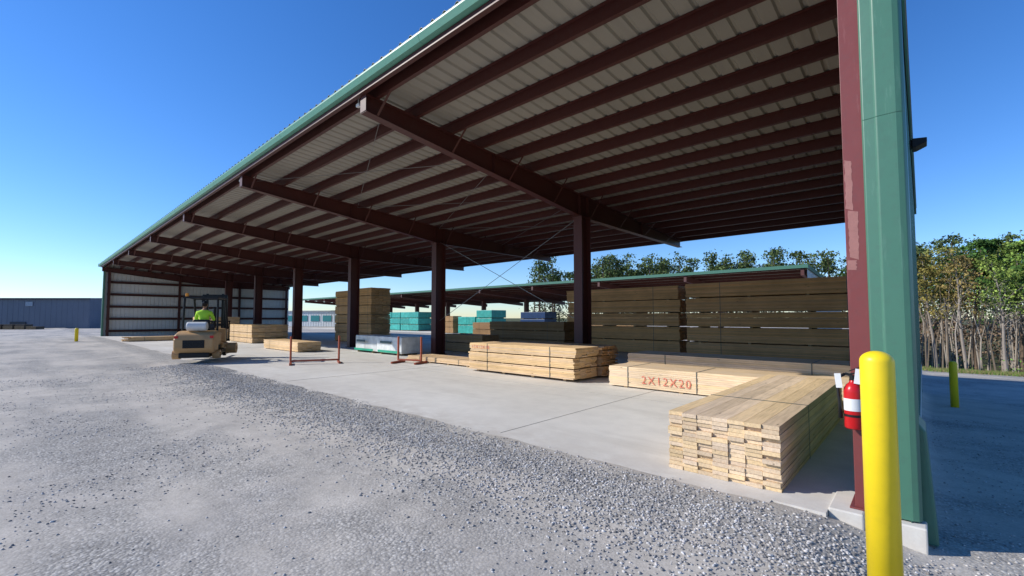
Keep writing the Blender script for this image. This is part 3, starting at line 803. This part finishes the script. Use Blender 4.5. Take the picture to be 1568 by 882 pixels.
specs=[('deciduous_tree',.5,36,7.2,'dec',(.24,.20,.05),1.0),('deciduous_tree',1.7,35,6.8,'dec',(.24,.18,.06),.35),('pine_tree',2.3,38.5,8.4,'pine',(.055,.115,.025),1.5),
 ('deciduous_tree',3.2,34.5,6.3,'dec',(.23,.31,.065),.35),('deciduous_tree',4.2,37,7.7,'dec',(.19,.29,.055),.8),('pine_tree',5.4,36.5,7.9,'pine',(.065,.14,.03),1.7),
 ('deciduous_tree',6.9,35,6.8,'dec',(.18,.26,.05),.6),('deciduous_tree',-.9,39,7.2,'dec',(.20,.21,.05),.9),('pine_tree',-2.6,44,8.6,'pine',(.05,.095,.025),1.5),
 ('deciduous_tree',9.5,37,7,'dec',(.18,.26,.05),.7),('deciduous_tree',1.2,41,8.2,'dec',(.20,.21,.055),.7),('pine_tree',12.5,38,8,'pine',(.05,.1,.03),1.3),
 ('deciduous_tree',3.6,40,7.9,'dec',(.20,.26,.055),.6),('pine_tree',4.7,43,8.6,'pine',(.05,.11,.03),1.3)]
for s in specs:tree(*s)
fo=empty('forest_background')
m=MB()
for i in range(420):
    x=random.uniform(-1.5,30);y=random.uniform(34.5,60);h=random.uniform(4,6.8);z=float(zter(x,y))-.1
    g=random.random()
    m.tube([(x,y,z),(x+random.uniform(-.25,.25),y,z+h*.5),(x+random.uniform(-.6,.6),y+random.uniform(-.3,.3),z+h)],[random.uniform(.02,.065),.03,.008],5,(.40,.35,.29) if g<.6 else (.20,.16,.12))
m.obj('trunks',M_bark,fo)
PP=[];CC=[]
for i in range(720):
    x=random.uniform(-4,36);y=random.uniform(46,70);low=random.random()<.5
    z=random.uniform(-2,.8) if low else random.uniform(.5,4.4+.03*(y-43))
    r=random.uniform(.35,1.0);k=60
    PP.append(RNG.normal(size=(k,3))*np.array([r,r,r*.6])+np.array([x,y,z]))
    if z<1.5:c=(.24,.17,.11)
    else:c=random.choice([(.07,.12,.03),(.16,.20,.06),(.25,.21,.10),(.10,.16,.05),(.24,.20,.14)])
    CC.append(np.repeat(np.array([c])*random.uniform(.6,1.3),k,axis=0))
V,F,Cc=leaves(np.concatenate(PP),.13,np.concatenate(CC));np_mesh('canopy',V,F,Cc,M_leaf,fo)
PP=[];CC=[]
for i in range(200):
    x=random.uniform(-5,22);y=random.uniform(32.5,38);z=float(zter(x,y));r=random.uniform(.15,.42);k=60
    g=np.abs(RNG.normal(size=(k,3)))*np.array([r,r,r*1.0]);g[:,:2]*=RNG.choice([-1,1],(k,2))
    PP.append(g+np.array([x,y,z]))
    c=(.13,.25,.04) if random.random()<.45 else (.22,.16,.09)
    CC.append(np.repeat(np.array([c])*random.uniform(.6,1.3),k,axis=0))
V,F,Cc=leaves(np.concatenate(PP),.05,np.concatenate(CC));np_mesh('undergrowth',V,F,Cc,M_leaf)
n=26000;gx=RNG.uniform(-3,16,n);gy=RNG.uniform(30.4,34.5,n);gzz=zter(gx,gy)
h=RNG.uniform(.06,.22,n);w=.012
V=np.stack([np.stack([gx-w,gy,gzz],-1),np.stack([gx+w,gy,gzz],-1),np.stack([gx+RNG.normal(0,.04,n),gy+RNG.normal(0,.04,n),gzz+h],-1)],1).reshape(-1,3)
k=RNG.uniform(.7,1.4,(n,1));c=np.where(RNG.uniform(0,1,(n,1))<.5,np.array([[.12,.20,.04]]),np.array([[.25,.21,.1]]))*k
np_mesh('grass',V,np.arange(3*n).reshape(-1,3),c,M_leaf)
dp=empty('distant_pine_trees');m=MB();PP=[];CC=[]
for i in range(130):
    f=random.uniform(0,1);x=-76+f*112+random.uniform(-3,3);y=90+f*55+random.uniform(-6,10)
    H=random.uniform(12.0,17)+f*2.0
    m.tube([(x,y,-1),(x,y,H*.95)],[.22,.06],5,(.12,.08,.06))
    for b in range(18):
        z=H*(1-.48*random.random()**1.3);rr_=(H-z)*.38+.6;a=random.uniform(0,6.28);d=random.uniform(.2,1)*rr_
        kk=26;r=random.uniform(.5,.95)
        PP.append(RNG.normal(size=(kk,3))*np.array([r,r,r*.45])+np.array([x+d*math.cos(a),y+d*math.sin(a),z]))
        CC.append(np.repeat(np.array([(.085,.12,.04)])*random.uniform(.6,1.5),kk,axis=0))
    for b in range(5):
        kk=30;PP.append(RNG.normal(size=(kk,3))*np.array([1.6,1.6,1.6])+np.array([x,y,random.uniform(1,H*.55)]));CC.append(np.repeat(np.array([(.08,.095,.045)]),kk,axis=0))
m.obj('trunks',M_bark,dp)
V,F,Cc=leaves(np.concatenate(PP),.30,np.concatenate(CC));np_mesh('canopy',V,F,Cc,M_leaf,dp)

# ---------------------------------------------------------------- light & sky
EL=31.0;dirS=Vector((.73,.68,0)).normalized()
dl=Vector((dirS.x*math.cos(rad(EL)),dirS.y*math.cos(rad(EL)),-math.sin(rad(EL))))
sun=bpy.data.lights.new('sun','SUN');sun.energy=5.0;sun.angle=rad(.5);sun.color=(1,.95,.875)
so=bpy.data.objects.new('sun',sun);so.rotation_euler=dl.to_track_quat('-Z','Y').to_euler();link(so)
w=bpy.data.worlds.new('World');S.world=w;w.use_nodes=True;nt=w.node_tree
bg=nt.nodes['Background'];sk=nt.nodes.new('ShaderNodeTexSky');sk.sky_type='NISHITA';sk.sun_disc=False
sk.sun_elevation=rad(EL);sk.sun_rotation=math.atan2(-dirS.x,-dirS.y)%(2*math.pi)
sk.air_density=1.0;sk.dust_density=.05;sk.ozone_density=2.8;sk.altitude=0
hs=nt.nodes.new('ShaderNodeHueSaturation');hs.inputs['Saturation'].default_value=1.25
mx=nt.nodes.new('ShaderNodeMix');mx.data_type='RGBA';mx.blend_type='MULTIPLY';mx.inputs[0].default_value=1;mx.inputs[7].default_value=(.82,.94,1.22,1)
nt.links.new(sk.outputs[0],hs.inputs['Color']);nt.links.new(hs.outputs[0],mx.inputs[6])
nt.links.new(mx.outputs[2],bg.inputs[0]);bg.inputs[1].default_value=.148
S.view_settings.view_transform='Standard';S.view_settings.look='None';S.view_settings.exposure=0

cam=bpy.data.cameras.new('camera');co=bpy.data.objects.new('camera',cam);link(co)
cam.sensor_width=36;cam.lens=15.70;cam.shift_y=.008;cam.clip_end=5000;cam.clip_start=.05
co.location=(.045,0,1.62);co.rotation_euler=(rad(92.8),0,rad(42.56));S.camera=co
